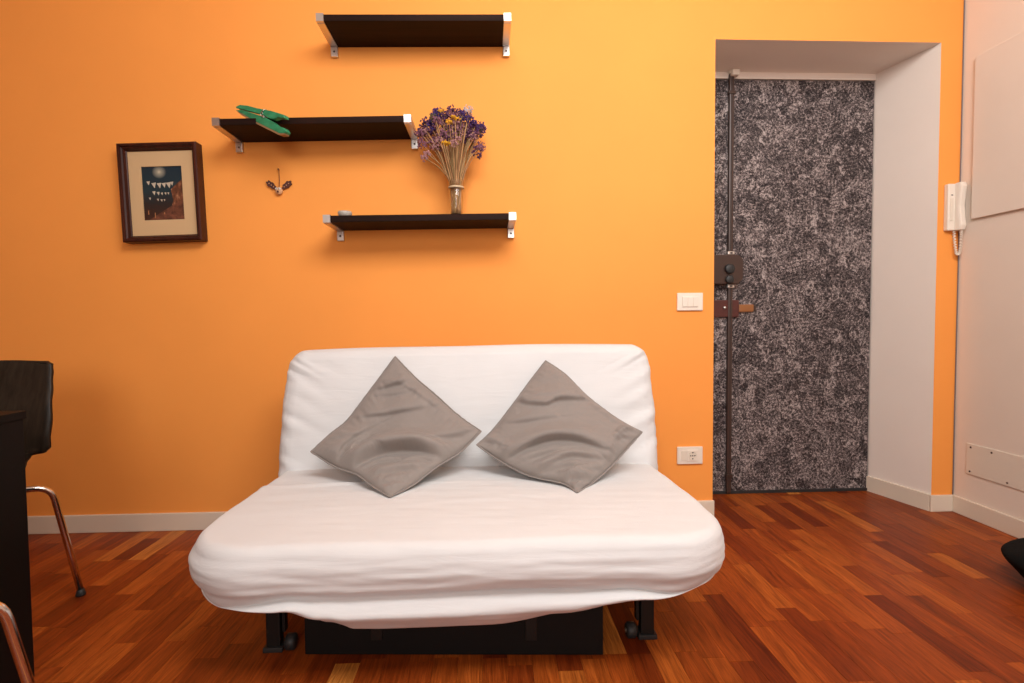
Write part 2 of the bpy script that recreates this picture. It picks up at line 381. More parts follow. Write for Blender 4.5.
# ------------------------------------------------------------------ shelves
def shelf(xa, xb, zl, zr, D, label):
    tilt = -math.atan2(zr-zl, xb-xa); W = xb-xa
    t = thing('wall_shelf', label, 'shelf', (xa, 0, zl), (0, tilt, 0), 'black-brown shelves on aluminium brackets')
    box('shelf_board', 'shelf', .026, W-.026, -D+.001, -.002, -.026, 0, t, .0012, 1)
    for s in (0, W-.029):
        bm = bmesh.new()
        bm_box(bm, s, s+.029, -D-.004, -D+.012, -.0285, .0025)      # front cap
        bm_box(bm, s, s+.029, -D+.012, -.001, -.0300, -.0262)     # arm under the board
        e = s if s == 0 else s+.025
        bm_box(bm, e, e+.004, -D+.012, -.001, -.0285, .0005)
        br = obj('bracket', bm, 'alu', t, fix=False)
        bx = bmesh.new(); bm_box(bx, s+.001, s+.029, -.020, -.001, -.072, -.0305); bev(bx, .002); wt = obj('wall_tab', bx, 'alu', br)
        bx = bmesh.new(); lathe(bx, [(0, -.0215), (.003, -.0213), (.0045, -.020)], 14, 'Y', (s+.015, 0, -.052)); obj('screw', bx, 'brown', wt)
    return t
s1 = shelf(-.668, .101, 2.124, 2.137, .205, 'topmost black-brown wall shelf, empty, near the top of the orange wall')
s2 = shelf(-1.080, -.302, 1.715, 1.735, .205, 'middle black-brown wall shelf holding the big green clothes peg')
s3 = shelf(-.658, .115, 1.337, 1.348, .205, 'lowest black-brown wall shelf carrying the vase of dried flowers')

# ------------------------------------------------------------------ sofa bed
SX = -.072
sofa = thing('sofa_bed', 'white cotton covered sofa bed standing against the orange wall', 'sofa', (SX, -.6, 0))
HW, YF, YR = .710, -1.100, -.34
edge_px = [(200, 578), (235, 595), (290, 608), (330, 621), (356, 627), (420, 626), (490, 624), (560, 613), (640, 595), (700, 575), (722, 562)]
zb_tab = []
for px, py in edge_px:
    p = at(px, py, 1, {200: -.94, 235: -1.005, 700: -1.005, 722: -.94}.get(px, -1.045)); zb_tab.append((p.x-SX, p.z))
def seat_outline(n_side=40, n_corner=26, n_front=120):
    """plan outline from the rear left, round the front, to the rear right (x relative to SX, world y)"""
    rx, ry = .21, .20; pts = []
    for i in range(n_side): pts.append((-HW, lerp(YR, YF+ry, i/n_side)))
    for i in range(n_corner):
        a = math.pi/2*i/n_corner; e = .94
        pts.append((-HW+rx-rx*math.cos(a)**e, YF+ry-ry*math.sin(a)**e))
    for i in range(n_front+1): pts.append((lerp(-HW+rx, HW-rx, i/n_front), YF))
    for i in range(1, n_corner+1):
        a = math.pi/2*(1-i/n_corner); e = .94
        pts.append((HW-rx+rx*math.cos(a)**e if i < n_corner else HW, YF+ry-ry*math.sin(max(a, 0))**e if i < n_corner else YF+ry))
    for i in range(1, n_side+1): pts.append((HW, lerp(YF+ry, YR, i/n_side)))
    return [(x*interp(-y, [(.38, .972), (.85, 1.004)]), y) for x, y in pts]
out = seat_outline(); NP = len(out)
nrm = []
for i in range(NP):
    a = Vector(out[max(i-2, 0)]); b_ = Vector(out[min(i+2, NP-1)]); t = (b_-a).normalized(); nrm.append(Vector((t.y, -t.x))*1)
for i in range(NP):
    if nrm[i].dot(Vector((out[i][0]*.5, out[i][1]+.7))) < 0: nrm[i] = -nrm[i]
ZS = .368
bm = bmesh.new(); rings = []
def wr_front(s, z):
    return .0075*nz(s*2.2+3, z*24)+.0045*nz(s*5.5, z*60+9)+.002*nz(s*14, z*110)
arc = [0]
for i in range(1, NP): arc.append(arc[-1]+(Vector(out[i])-Vector(out[i-1])).length)
# profile: list of (kind, parameter)
NTOP, NEDGE, NDROP, NSWAG = 36, 10, 18, 22
def top_z(x, y):
    z = ZS + .012*(1-(x/HW)**4)*.8 - .010*max(0, (-.62-y)/.5)
    z += .0035*nz(x*2.5, y*7, 2)+.0016*nz(x*5, y*26, 5)+.0008*nz(x*16+y*8, y*40, 8)
    z += .006*math.exp(-((y+.615+.03*(x+.5)+.006*nz(x*6))/.010)**2)*interp(x, [(-.70, .9), (-.30, 1), (-.05, 0)])
    return z
cxs, cys = 0, -.72
prof_len = 0
for k in range(NTOP):
    t = (k/NTOP); ring = []
    for i, (x, y) in enumerate(out):
        px, py = x-nrm[i].x*.034, y-nrm[i].y*.034
        X = lerp(cxs+(px-cxs)*.02, px, t); Y = lerp(cys+(py-cys)*.02, py, t)
        ring.append(Vector((X, Y, top_z(X, Y))))
    rings.append(ring)
for k in range(NEDGE):          # rounded shoulder
    a = math.pi/2*k/(NEDGE-1)*.92; ring = []
    for i, (x, y) in enumerate(out):
        ins = .034*(1-math.sin(a)); dz = .036*(1-math.cos(a))
        X, Y = x-nrm[i].x*ins, y-nrm[i].y*ins
        sfl = wr_front(arc[i], 1+dz*.4)*.55*(k/(NEDGE-1))
        X += nrm[i].x*sfl; Y += nrm[i].y*sfl
        ring.append(Vector((X, Y, top_z(X, Y)-dz)))
    rings.append(ring)
zm = .252
def zbot(x, y):
    fr = max(0, min(1, (-y-.86)/.16)); fr = fr*fr*(3-2*fr)
    return lerp(.218, interp(x, zb_tab), fr), fr
for k in range(1, NDROP):       # mattress side
    t = k/(NDROP-1); ring = []
    for i, (x, y) in enumerate(out):
        z0 = top_z(x, y)-.0332; zb, fr = zbot(x, y); ze = max(zb+.004, lerp(zb+.004, zm-.012*fr, interp(abs(x), [(.40, 1), (.62, 0)])))
        z = lerp(z0, ze, t)
        bul = .011*math.sin(math.pi*min(1, t**.75*1.02))**.8 - .020*t**4*fr*min(1, max(0, (ze-zb)/.04)) - .014*t**4*(1-min(1, max(0, (ze-zb)/.04)))
        bul += wr_front(arc[i], z)*(.45+.75*t)
        ring.append(Vector((x+nrm[i].x*bul, y+nrm[i].y*bul, z)))
    rings.append(ring)
for k in range(1, NSWAG):       # loose cloth sagging below the mattress, tucked in underneath
    t = k/(NSWAG-1); ring = []
    for i, (x, y) in enumerate(out):
        zb, fr = zbot(x, y); ze = max(zb+.004, lerp(zb+.004, zm-.012*fr, interp(abs(x), [(.40, 1), (.62, 0)]))); drop = ze-zb
        dd_ = min(1, max(0, drop/.04))
        if t < .72:
            u = t/.72; z = lerp(ze, zb, u)
            o_ = lerp(-.014, -.020, dd_) + dd_*(.030*math.sin(math.pi*u**.8)*math.sin(math.pi*u**.8)) - .03*u**3*lerp(.4, 1, dd_)
            o_ += wr_front(arc[i], z*1.3)*.8*dd_
        else:
            u = (t-.72)/.28; z = zb+.012*u; o_ = -.058+.0-.10*u if dd_ > 0 else -.058-.10*u
        ring.append(Vector((x+nrm[i].x*o_, y+nrm[i].y*o_, z)))
    rings.append(ring)
vr = [[bm.verts.new((p.x, p.y+.6, p.z)) for p in r] for r in rings]
for a, b_ in zip(vr, vr[1:]):
    for i in range(NP-1): bm.faces.new((a[i], a[i+1], b_[i+1], b_[i])).smooth = True
for a, b_ in zip(vr, vr[1:]): bm.faces.new((a[0], b_[0], b_[-1], a[-1]))
bm.faces.new(vr[-1]); bm.faces.new(vr[0][::-1])
obj('seat_cover', bm, 'cover', sofa)

# backrest: rounded slab leaning on the frame
BW, BT = .721, .115
lean = math.radians(15.5)
B0 = Vector((0, -.425, .335)); BS = Vector((0, math.sin(lean), math.cos(lean))); BN = Vector((0, -math.cos(lean), math.sin(lean)))
BLEN = (.822-.335)/math.cos(lean)
def back_outline():
    pts = []; rx, rz = .075, .095; n = 18
    def side(sx):
        return [(sx*(lerp(BW-.006, BW-.004, i/30)+.006*math.sin(math.pi*i/30)), lerp(-.06, BLEN-rz-.03, i/30)) for i in range(30)]
    L = side(-1); R = side(1)[::-1]
    tl = []; 
    for i in range(n+1):
        a = math.pi/2*i/n; tl.append((-BW+.004+rx-rx*math.cos(a), BLEN-rz-.030+rz*math.sin(a)))
    tr = [(-x, z) for x, z in tl][::-1]
    top = []
    for i in range(1, 70):
        u = i/70; top.append((lerp(-BW+.004+rx, BW-.004-rx, u), BLEN-.030))
    P = L+tl+top+tr+R
    return [(x, z+(.030*min(1, max(0, (z-.25)/.2))*(1-abs(x/BW)**3.0)*.35+.024+.007*x/BW*min(1, max(0, (z-.25)/.2)))) for x, z in P]
bo = back_outline(); NB = len(bo)
nb = []
for i in range(NB):
    a = Vector(bo[max(i-1, 0)]); b_ = Vector(bo[min(i+1, NB-1)]); t = (b_-a).normalized(); nb.append(Vector((-t.y, t.x)))
def back_wr(x, s):
    e = BW-abs(x); q = s+.55*e*(1 if e < .25 else 1)
    f = math.exp(-(e/.13)**2)
    v = f*(.017*nz(q*24, e*4, x*.0+ (3 if x < 0 else 11))+.009*nz(q*52, e*6, 4))
    v += .0032*nz(x*2.2, s*9, 7)+.0014*nz(x*7, s*28, 9)
    v += (.006*max(0, 1-s/.10)*nz(x*14, s*12, 21))
    return v
rb = []
NF = 34
for k in range(NF):
    t = k/(NF-1); ring = []
    for i, (x, s) in enumerate(bo):
        ins = .045; X, S = x-nb[i].x*ins, s-nb[i].y*ins
        cx_, cs_ = X*.02, .16+(S-.16)*.02
        X, S = lerp(cx_, X, t), lerp(cs_, S, t)
        n_ = BT*.5+.020*(1-(X/BW)**4)*(1-((S-.2)/.36)**2)+back_wr(X, S)
        ring.append((X, S, n_))
    rb.append(ring)
NE = 15
for k in range(1, NE):
    a = math.pi*k/(NE-1); ring = []
    for i, (x, s) in enumerate(bo):
        ins = .045*(1-math.sin(a))
        X, S = x-nb[i].x*ins, s-nb[i].y*ins
        wv = back_wr(X, S)*(max(0, math.cos(a)))
        ed = .004*nz(s*26+ (0 if x < 0 else 50), a, x*2)*math.sin(a)
        ring.append((X+nb[i].x*ed, S+nb[i].y*ed, BT*.5*math.cos(a)+wv))
    rb.append(ring)
bm = bmesh.new()
def bpt(X, S, N): p = B0+Vector((X, 0, 0))+BS*S+BN*(N-BT*.5); return (p.x, p.y+.6, p.z)
vr = [[bm.verts.new(bpt(*p)) for p in r] for r in rb]
for a, b_ in zip(vr, vr[1:]):
    for i in range(NB-1): bm.faces.new((a[i], a[i+1], b_[i+1], b_[i])).smooth = True
for a, b_ in zip(vr, vr[1:]): bm.faces.new((a[0], b_[0], b_[-1], a[-1]))
bm.faces.new(vr[-1]); bm.faces.new(vr[0][::-1])
obj('backrest_cover', bm, 'cover', sofa)
# steel frame
for s in (-1, 1):
    xo = .5475*s-.0
    cxl = (at(271.5, 630, 1, -.92).x if s < 0 else at(648.5, 620, 1, -.92).x)-SX; LW = .019
    bm = bmesh.new(); bm_box(bm, cxl-LW, cxl+LW, -.912+.6, -.882+.6, .012, .26); bev(bm, .003)
    leg = obj('leg', bm, 'steelblack', sofa)
    bm = bmesh.new(); bm_box(bm, cxl-.027, cxl+.027, -.918+.6, -.866+.6, 0, .014); bev(bm, .003); obj('foot_plate', bm, 'rubber', leg)
    bm = bmesh.new(); bm_box(bm, cxl-s*.026-.004, cxl-s*.026+.004, -.902+.6, -.882+.6, .05, .24); obj('brace', bm, 'steelblack', leg)
    bm = bmesh.new()
    lathe(bm, [(0, -.014), (.016, -.014), (.022, -.010), (.022, .010), (.016, .014), (0, .014)], 24, 'X', (cxl-s*.046, -.902+.6, .0225)); obj('castor_wheel', bm, 'rubber', leg)
    bm = bmesh.new()
    lathe(bm, [(0, -.017), (.006, -.016), (.007, -.014)], 16, 'X', (cxl-s*.046, -.902+.6, .0225)); obj('axle_cap', bm, 'alu', leg)
    bm = bmesh.new(); bm_box(bm, cxl-.024, cxl+.024, -.90+.6, -.30+.6, .215, .245); obj('side_rail', bm, 'steelblack', sofa)
    bm = bmesh.new(); bm_box(bm, cxl-.024, cxl+.024, -.33+.6, -.30+.6, 0, .26); obj('leg', bm, 'steelblack', sofa)
    bm = bmesh.new(); bm_box(bm, cxl-.02, cxl+.02, -.30+.6, -.27+.6, .215, .30); obj('back_post', bm, 'steelblack', sofa)
# storage box
sb = thing('storage_box', 'black flat storage box on the floor underneath the sofa bed', 'storage box', (-.105, -.952, 0), (0, 0, math.radians(-3.4)))
box('body', 'boxblack', -.404, .404, .012, .56, .004, .165, sb, .003)
box('front_panel', 'boxblack', -.407, .407, -.004, .0115, .002, .170, sb, .002)
for x in (-.208, .212): box('strap_handle', 'steelblack', x-.016, x+.016, -.010, -.0045, .045, .150, sb, .002)

# ------------------------------------------------------------------ cushions
def cushion(label, edges, ys, center, thick, folds, seed):
    """edges: pixel outlines bottom>right, right>top, left>top, bottom>left; ys: depth of bottom, right, top, left corner"""
    yB, yR, yT, yL = ys
    def edge(pts, y0, y1, sag):
        q = []
        n = len(pts)-1
        for i, (px, py) in enumerate(pts):
            t = i/n; q.append(at(px, py, 1, lerp(y0, y1, t)+sag*math.sin(math.pi*t)))
        q = smooth_path(q, 8); ln = [0]
        for i in range(1, len(q)): ln.append(ln[-1]+(q[i]-q[i-1]).length)
        def f(t):
            d = t*ln[-1]; lo, hi = 0, len(q)-1
            while hi-lo > 1:
                m_ = (lo+hi)//2
                if ln[m_] <= d: lo = m_
                else: hi = m_
            return q[lo].lerp(q[hi], (d-ln[lo])/max(1e-9, ln[hi]-ln[lo]))
        return f
    e_br = edge(edges[0], yB, yR, .02); e_rt = edge(edges[1], yR, yT, .0); e_lt = edge(edges[2], yL, yT, .0); e_bl = edge(edges[3], yB, yL, .02)
    B, R, T, L = e_br(0), e_br(1), e_rt(1), e_bl(1)
    Cc = at(*center[:2], 1, center[2])
    def coons(a, b_):
        return (e_br(a)*(1-b_)+e_lt(a)*b_+e_bl(b_)*(1-a)+e_rt(b_)*a-(B*(1-a)*(1-b_)+R*a*(1-b_)+L*(1-a)*b_+T*a*b_))
    c0 = coons(.5, .5)
    def P(a, b_): return coons(a, b_)+(Cc-c0)*(16*a*b_*(1-a)*(1-b_))
    N = 130
    folds = [([(v.x, v.y) for v in smooth_path([(x, y, 0) for x, y in pts], 4)], amp*1.55, wid) for pts, amp, wid in folds]
    def fold(px, py):
        v = 0
        for pts, amp, wid in folds:
            best = 1e9; side = 0; tt = 0; nseg = len(pts)-1
            for i in range(nseg):
                x0, y0 = pts[i]; x1, y1 = pts[i+1]; dx, dy = x1-x0, y1-y0; l2 = dx*dx+dy*dy
                u = max(0, min(1, ((px-x0)*dx+(py-y0)*dy)/l2)); qx, qy = x0+dx*u, y0+dy*u
                d = math.hypot(px-qx, py-qy)
                if d < best: best = d; side = 1 if (dx*(py-y0)-dy*(px-x0)) > 0 else -1; tt = (i+u)/nseg
            if best > wid*5: continue
            env = math.sin(math.pi*min(1, max(0, .04+.92*tt)))**.7*math.exp(-max(0, best-wid*2.5)/wid)
            sd = best*side
            k = 1/(1+math.exp(max(-30, min(30, sd/.8))))            # 1 above the crease, 0 below
            v += amp*env*(k*math.exp(-((sd+wid*.55)/(wid*1.15))**2)-(1-k)*.75*math.exp(-max(sd, 0)/(wid*.9)))
        return v
    root = bmesh.new(); top = {}; bot = {}; ctr = P(.5, .5)
    grid = [[P(i/N, j/N) for i in range(N+1)] for j in range(N+1)]
    for j in range(N+1):
        for i in range(N+1):
            a = i/N; b_ = j/N
            ea = 1-abs(2*a-1)**2.4; eb = 1-abs(2*b_-1)**2.4
            h = thick*max(0, ea*eb)**.5
            p = grid[j][i]
            du = grid[j][min(i+1, N)]-grid[j][max(i-1, 0)]; dv = grid[min(j+1, N)][i]-grid[max(j-1, 0)][i]
            n = du.cross(dv)
            n = n.normalized() if n.length > 1e-9 else Vector((0, -1, 0))
            if n.dot(CAM-p) < 0: n = -n
            # face the filling outward even where the sheet is bent
            n = (n*.75+(CAM-p).normalized()*.25).normalized()
            ed = min(1, min(a, b_, 1-a, 1-b_)/.06); q = pix(p+n*h)
            w_ = fold(*q)*ed**.6
            w_ += ed*(.0060*nz((a+b_)*3+seed, (a-b_)*3.5)+.0026*nz((a-b_)*4+seed, (a+b_)*13, 4)+.0008*nz(a*24, b_*26, seed))
            em = min(a, b_, 1-a, 1-b_); al = a if min(b_, 1-b_) < min(a, 1-a) else b_
            w_ += .0055*math.exp(-((em-.06)/.05)**2)*nz(al*24, seed*3+(0 if em == a else 5))*ed
            top[i, j] = root.verts.new(p+n*(h+w_))
            if 0 < i < N and 0 < j < N: bot[i, j] = root.verts.new(p-n*h*.45)
            else: bot[i, j] = top[i, j]
    for j in range(N):
        for i in range(N):
            root.faces.new((top[i, j], top[i+1, j], top[i+1, j+1], top[i, j+1])).smooth = True
            fs = []
            for kk in ((i, j), (i, j+1), (i+1, j+1), (i+1, j)):
                if bot[kk] not in fs: fs.append(bot[kk])
            if len(fs) > 2:
                try: root.faces.new(fs).smooth = True
                except ValueError: pass
    rim = [(i, 0) for i in range(N)]+[(N, j) for j in range(N)]+[(N-i, N) for i in range(N)]+[(0, N-j) for j in range(N)]
    for v in root.verts:                       # rests on the seat instead of sinking in
        zs = top_z(v.co.x-SX, v.co.y)+.002
        if v.co.z < zs: v.co.z = zs
    rp = [top[k].co.copy() for k in rim]
    low = min(v.co.z for v in root.verts); base = Vector((ctr.x, ctr.y, low))
    for v in root.verts: v.co -= base
    t = thing('cushion', label, 'cushion', base, group='grey scatter cushions on the sofa')
    obj('cushion_cover', root, 'linen', t)
    bm = bmesh.new(); pts = []
    for k, p in enumerate(rp):
        d = (p-ctr).normalized(); pts.append(p-base+d*(.0012+.0012*nz(k*.23, seed)))
    tube(bm, pts+[pts[0]], .0028, 7, caps=False); obj('piping', bm, 'linen', t)
    return t
Z5 = lambda pts: [(270+x/3.796, 330+y/3.796) for x, y in pts]
Z6 = lambda pts: [(460+x/3.796, 330+y/3.796) for x, y in pts]
cushion('grey linen cushion at left of the sofa, deep fold across its lower half',
        [Z5([(455, 632), (540, 590), (640, 515), (720, 465), (800, 385)]), Z5([(800, 385), (715, 325), (620, 240), (550, 180), (475, 102)]),
         Z5([(157, 462), (230, 395), (292, 345), (350, 270), (410, 190), (475, 102)]), Z5([(455, 632), (385, 590), (330, 548), (250, 520), (157, 462)])],
        (-.764, -.535, -.335, -.56), (397, 446, -.505), .078,
        [(Z5([(300, 535), (345, 492), (430, 455), (530, 441), (610, 458), (670, 492)]), .030, 9),
         (Z5([(385, 232), (470, 210), (570, 180)]), .010, 6),
         (Z5([(340, 332), (440, 322), (610, 288)]), .009, 7),
         (Z5([(390, 552), (470, 530), (590, 518)]), .009, 5),
         (Z5([(380, 590), (440, 572), (520, 565)]), .005, 4),
         (Z5([(250, 500), (290, 430), (420, 352)]), .010, 9),
         (Z5([(480, 205), (540, 230), (640, 300)]), .005, 6),
         (Z5([(600, 415), (690, 405), (785, 378)]), .007, 6),
         (Z5([(190, 430), (260, 410), (340, 400)]), .005, 5),
         (Z5([(345, 520), (400, 495), (470, 488)]), .006, 4), (Z5([(420, 612), (460, 600), (510, 592)]), .004, 3.5), (Z5([(500, 500), (570, 482), (640, 490)]), .006, 4),
         (Z5([(410, 250), (480, 245), (540, 225)]), .005, 4), (Z5([(300, 470), (330, 430), (380, 405)]), .006, 5)], 1.3)
cushion('grey linen cushion at the right of the sofa with a crumpled bottom corner',
        [Z6([(445, 618), (490, 590), (560, 530), (630, 455), (690, 388)]), Z6([(690, 388), (620, 352), (560, 312), (480, 250), (400, 170), (325, 118)]),
         Z6([(65, 436), (125, 380), (200, 285), (262, 200), (325, 118)]), Z6([(445, 618), (390, 582), (260, 552), (150, 495), (65, 436)])],
        (-.756, -.555, -.328, -.545), (556, 438, -.51), .076,
        [(Z6([(170, 490), (260, 440), (350, 412), (450, 416), (590, 470)]), .020, 8),
         (Z6([(200, 268), (320, 284), (380, 262), (510, 266)]), .013, 6),
         (Z6([(260, 565), (340, 512), (430, 475), (550, 490)]), .012, 6),
         (Z6([(385, 578), (440, 556), (530, 572)]), .014, 5),
         (Z6([(410, 612), (450, 592), (500, 602)]), .008, 3.5),
         (Z6([(555, 510), (580, 480), (590, 430)]), .010, 5),
         (Z6([(600, 400), (645, 380), (695, 395)]), .011, 4),
         (Z6([(480, 270), (560, 330), (620, 370)]), .005, 6),
         (Z6([(60, 440), (100, 420), (160, 440)]), .007, 4),
         (Z6([(150, 355), (260, 345), (380, 328)]), .006, 7), (Z6([(300, 540), (380, 515), (470, 512)]), .007, 4), (Z6([(430, 545), (490, 530), (545, 530)]), .008, 4),
         (Z6([(230, 500), (320, 470), (420, 448)]), .006, 5), (Z6([(590, 420), (620, 405), (660, 415)]), .008, 4), (Z6([(240, 240), (320, 250), (400, 232)]), .005, 5)], 6.1)

# ------------------------------------------------------------------ chairs and table
def make_chair(label):
    t = thing('dining_chair', label, 'chair', group='black plywood chairs with chrome legs')
    # shell centreline (y, z) with half width
    P = smooth_path([(-.225, .425, 0), (-.18, .442, 0), (-.05, .432, 0), (.06, .422, 0), (.13, .428, 0), (.172, .458, 0), (.192, .50, 0), (.215, .60, 0), (.245, .70, 0), (.272, .79, 0)], 7)
    hwid = [(0, .12), (.04, .155), (.12, .172), (.30, .175), (.40, .168), (.47, .15), (.520, .122), (.560, .118), (.590, .130), (.604, .176), (.63, .192), (.72, .192), (.85, .176), (.94, .165), (.985, .158), (1, .14)]
    nP = len(P); nX = 15; bm = bmesh.new(); grid = []
    lens = [0]
    for i in range(1, nP): lens.append(lens[-1]+(P[i]-P[i-1]).length)
    # extra rows near the waist for a crisp outline
    us = sorted(set([i/70 for i in range(71)]+[.55+.005*k for k in range(16)]+[.94+.006*k for k in range(10)]))
    for u in us:
        d = u*lens[-1]; i = max(k for k in range(nP-1) if lens[k] <= d+1e-9); f = (d-lens[i])/(lens[i+1]-lens[i])
        c = P[i].lerp(P[i+1], f); tg = (P[i+1]-P[i]).normalized(); nn = Vector((-tg.y, tg.x, 0))
        hw = interp(u, hwid); row = []
        for k in range(nX):
            s = -1+2*k/(nX-1); cup = (.018 if u < .55 else .022)*s*s
            row.append(bm.verts.new((hw*s, c.x-(0 if u < .55 else 1)*cup*min(1, (u-.55)/.12 if u > .55 else 0), c.y+(cup*.6 if u < .5 else 0))))
        grid.append(row)
    for a, b_ in zip(grid, grid[1:]):
        for k in range(nX-1): bm.faces.new((a[k], a[k+1], b_[k+1], b_[k])).smooth = True
    bmesh.ops.recalc_face_normals(bm, faces=bm.faces)
    r = bmesh.ops.solidify(bm, geom=list(bm.faces), thickness=.011)
    sh = obj('seat_shell', bm, 'chairwood', t)
    for sx in (-1, 1):
        for fr in (-1, 1):
            foot = Vector((.222*sx, .238*fr, .016)); knee = Vector((.212*sx, .150*fr, .398)); inn = Vector((.055*sx, .050*fr, .402))
            d1 = (knee-foot).normalized(); d2 = (inn-knee).normalized()
            path = [foot, foot.lerp(knee, .5), knee-d1*.045]
            for k in range(1, 6):
                q = k/6; a = knee-d1*.045; c = knee+d2*.045; path.append(a.lerp(knee, q).lerp(knee.lerp(c, q), q))
            path += [knee+d2*.045, inn]
            bm = bmesh.new(); tube(bm, path, .0095, 12); lg = obj('leg', bm, 'chrome', t)
            bm = bmesh.new(); lathe(bm, [(0, -.016), (.014, -.016), (.0145, -.011), (.012, -.004), (.0105, .006)], 18, 'Z', foot); obj('rubber_foot', bm, 'rubber', lg)
    bm = bmesh.new(); bm_box(bm, -.075, .075, -.075, .075, .398, .415); bev(bm, .004); obj('seat_mount', bm, 'steelblack', t)
    return t
cf = at(82, 594, 2, 0)
ch = make_chair('black plywood chair with chrome legs between the black table and orange wall')
ch.location = (cf.x-.220, cf.y-.246, 0)
c2 = copy_tree(ch)
c2['label'] = 'chair at the near side of the black table, only a chrome leg in view'
c2.rotation_euler = (0, 0, math.pi)
c2.location = (-.925-.205, -2.372+1.118-.255, 0)
tp = at(36, 676, 2, 0); tq = at(23, 411, 1, tp.y)
TX, TY, TZ = tp.x, tp.y, tq.z
tb = thing('gateleg_table', 'narrow black wooden table with solid end panel at the left edge', 'table', (TX, TY, 0))
box('end_panel', 'black', -.026, -.003, -.255, 0, 0, TZ-.020, tb, .0015)
box('end_panel', 'black', -1.04, -1.016, -.255, 0, 0, TZ-.020, tb, .0015)
box('tabletop', 'black', -1.05, .001, -.262, .006, TZ-.020, TZ, tb, .002)
box('stretcher', 'black', -1.016, -.024, -.14, -.12, .10, TZ-.025, tb, .001)

# ------------------------------------------------------------------ black bag at the right
bg = thing('floor_bag', 'black rounded soft bag on the floor at the right edge', 'bag', (1.930, -.765, 0))
bm = bmesh.new(); prof = smooth_path([(.0, .001, 0), (.115, .001, 0), (.135, .010, 0), (.160, .035, 0), (.192, .070, 0), (.208, .092, 0), (.202, .110, 0), (.17, .124, 0), (.10, .132, 0), (0, .134, 0)], 6)
lathe(bm, [(max(p.x, 0), max(p.y, .0005)) for p in prof], 48)
for v in bm.verts:
    v.co += Vector((v.co.x, v.co.y, 0)).normalized()*.006*nz(v.co.x*9, v.co.y*9, v.co.z*12)
    v.co.y *= .95; v.co.z += (.008*nz(v.co.x*10, v.co.y*10) if v.co.z > .10 else 0)
bgm = fabric('black_nylon', (.003, .003, .003), .3, 600, (10, 10, 10), .3, .006)
bgm.node_tree.nodes['Principled BSDF'].inputs['Sheen Weight'].default_value = 0
obj('body', bm, bgm, bg)
bm = bmesh.new(); tube(bm, smooth_path([(.05, -.10, .124), (.06, -.09, .138), (.065, 0, .146), (.06, .09, .138), (.05, .10, .124)], 6), .010, 8); obj('carry_handle', bm, bgm, bg)

# ------------------------------------------------------------------ picture
PCW, PCH = .326, .412
pc = thing('framed_picture', 'small night street picture in a dark wooden frame, hanging crooked', 'picture', (-1.383, -.004, 1.466), (0, -math.radians(1.9), 0))
# moulding: each of the four sides mitred, profile outer lip -> step -> inner lip
prof = [(0, 0), (0, -.048), (.004, -.052), (.011, -.052), (.014, -.045), (.020, -.042), (.025, -.030), (.028, -.028), (.028, -.002)]
for side in range(4):
    bm = bmesh.new(); rows = []
    for (d, yy) in prof:
        hx, hz = PCW/2-d, PCH/2-d
        cn = [(-hx, hz), (hx, hz), (hx, -hz), (-hx, -hz)]
        a, b_ = cn[side], cn[(side+1) % 4]
        rows.append((bm.verts.new((a[0], yy, a[1])), bm.verts.new((b_[0], yy, b_[1]))))
    for r0, r1 in zip(rows, rows[1:]): bm.faces.new((r0[0], r0[1], r1[1], r1[0]))
    bm.faces.new((rows[0][0], rows[0][1], rows[-1][1], rows[-1][0]))
    bm.faces.new([r[0] for r in rows]); bm.faces.new([r[1] for r in rows][::-1])
    obj('moulding', bm, 'framewood', pc)
MO = PCH/2-.027; MX = PCW/2-.027; IX0, IX1, IZ0, IZ1 = -.084, .084, -.112, .114
bm = bmesh.new()
o_ = [(-MX, -MO), (MX, -MO), (MX, MO), (-MX, MO)]; i_ = [(IX0, IZ0), (IX1, IZ0), (IX1, IZ1), (IX0, IZ1)]
vo = [bm.verts.new((x, -.024, z)) for x, z in o_]; vi = [bm.verts.new((x, -.024, z)) for x, z in i_]; vd = [bm.verts.new((x, -.019, z)) for x, z in i_]
for k in range(4):
    bm.faces.new((vo[k], vo[(k+1) % 4], vi[(k+1) % 4], vi[k])); bm.faces.new((vi[k], vi[(k+1) % 4], vd[(k+1) % 4], vd[k]))
obj('mat_board', bm, paint('tan_mat_board', (.60, .40, .21), .03), pc)
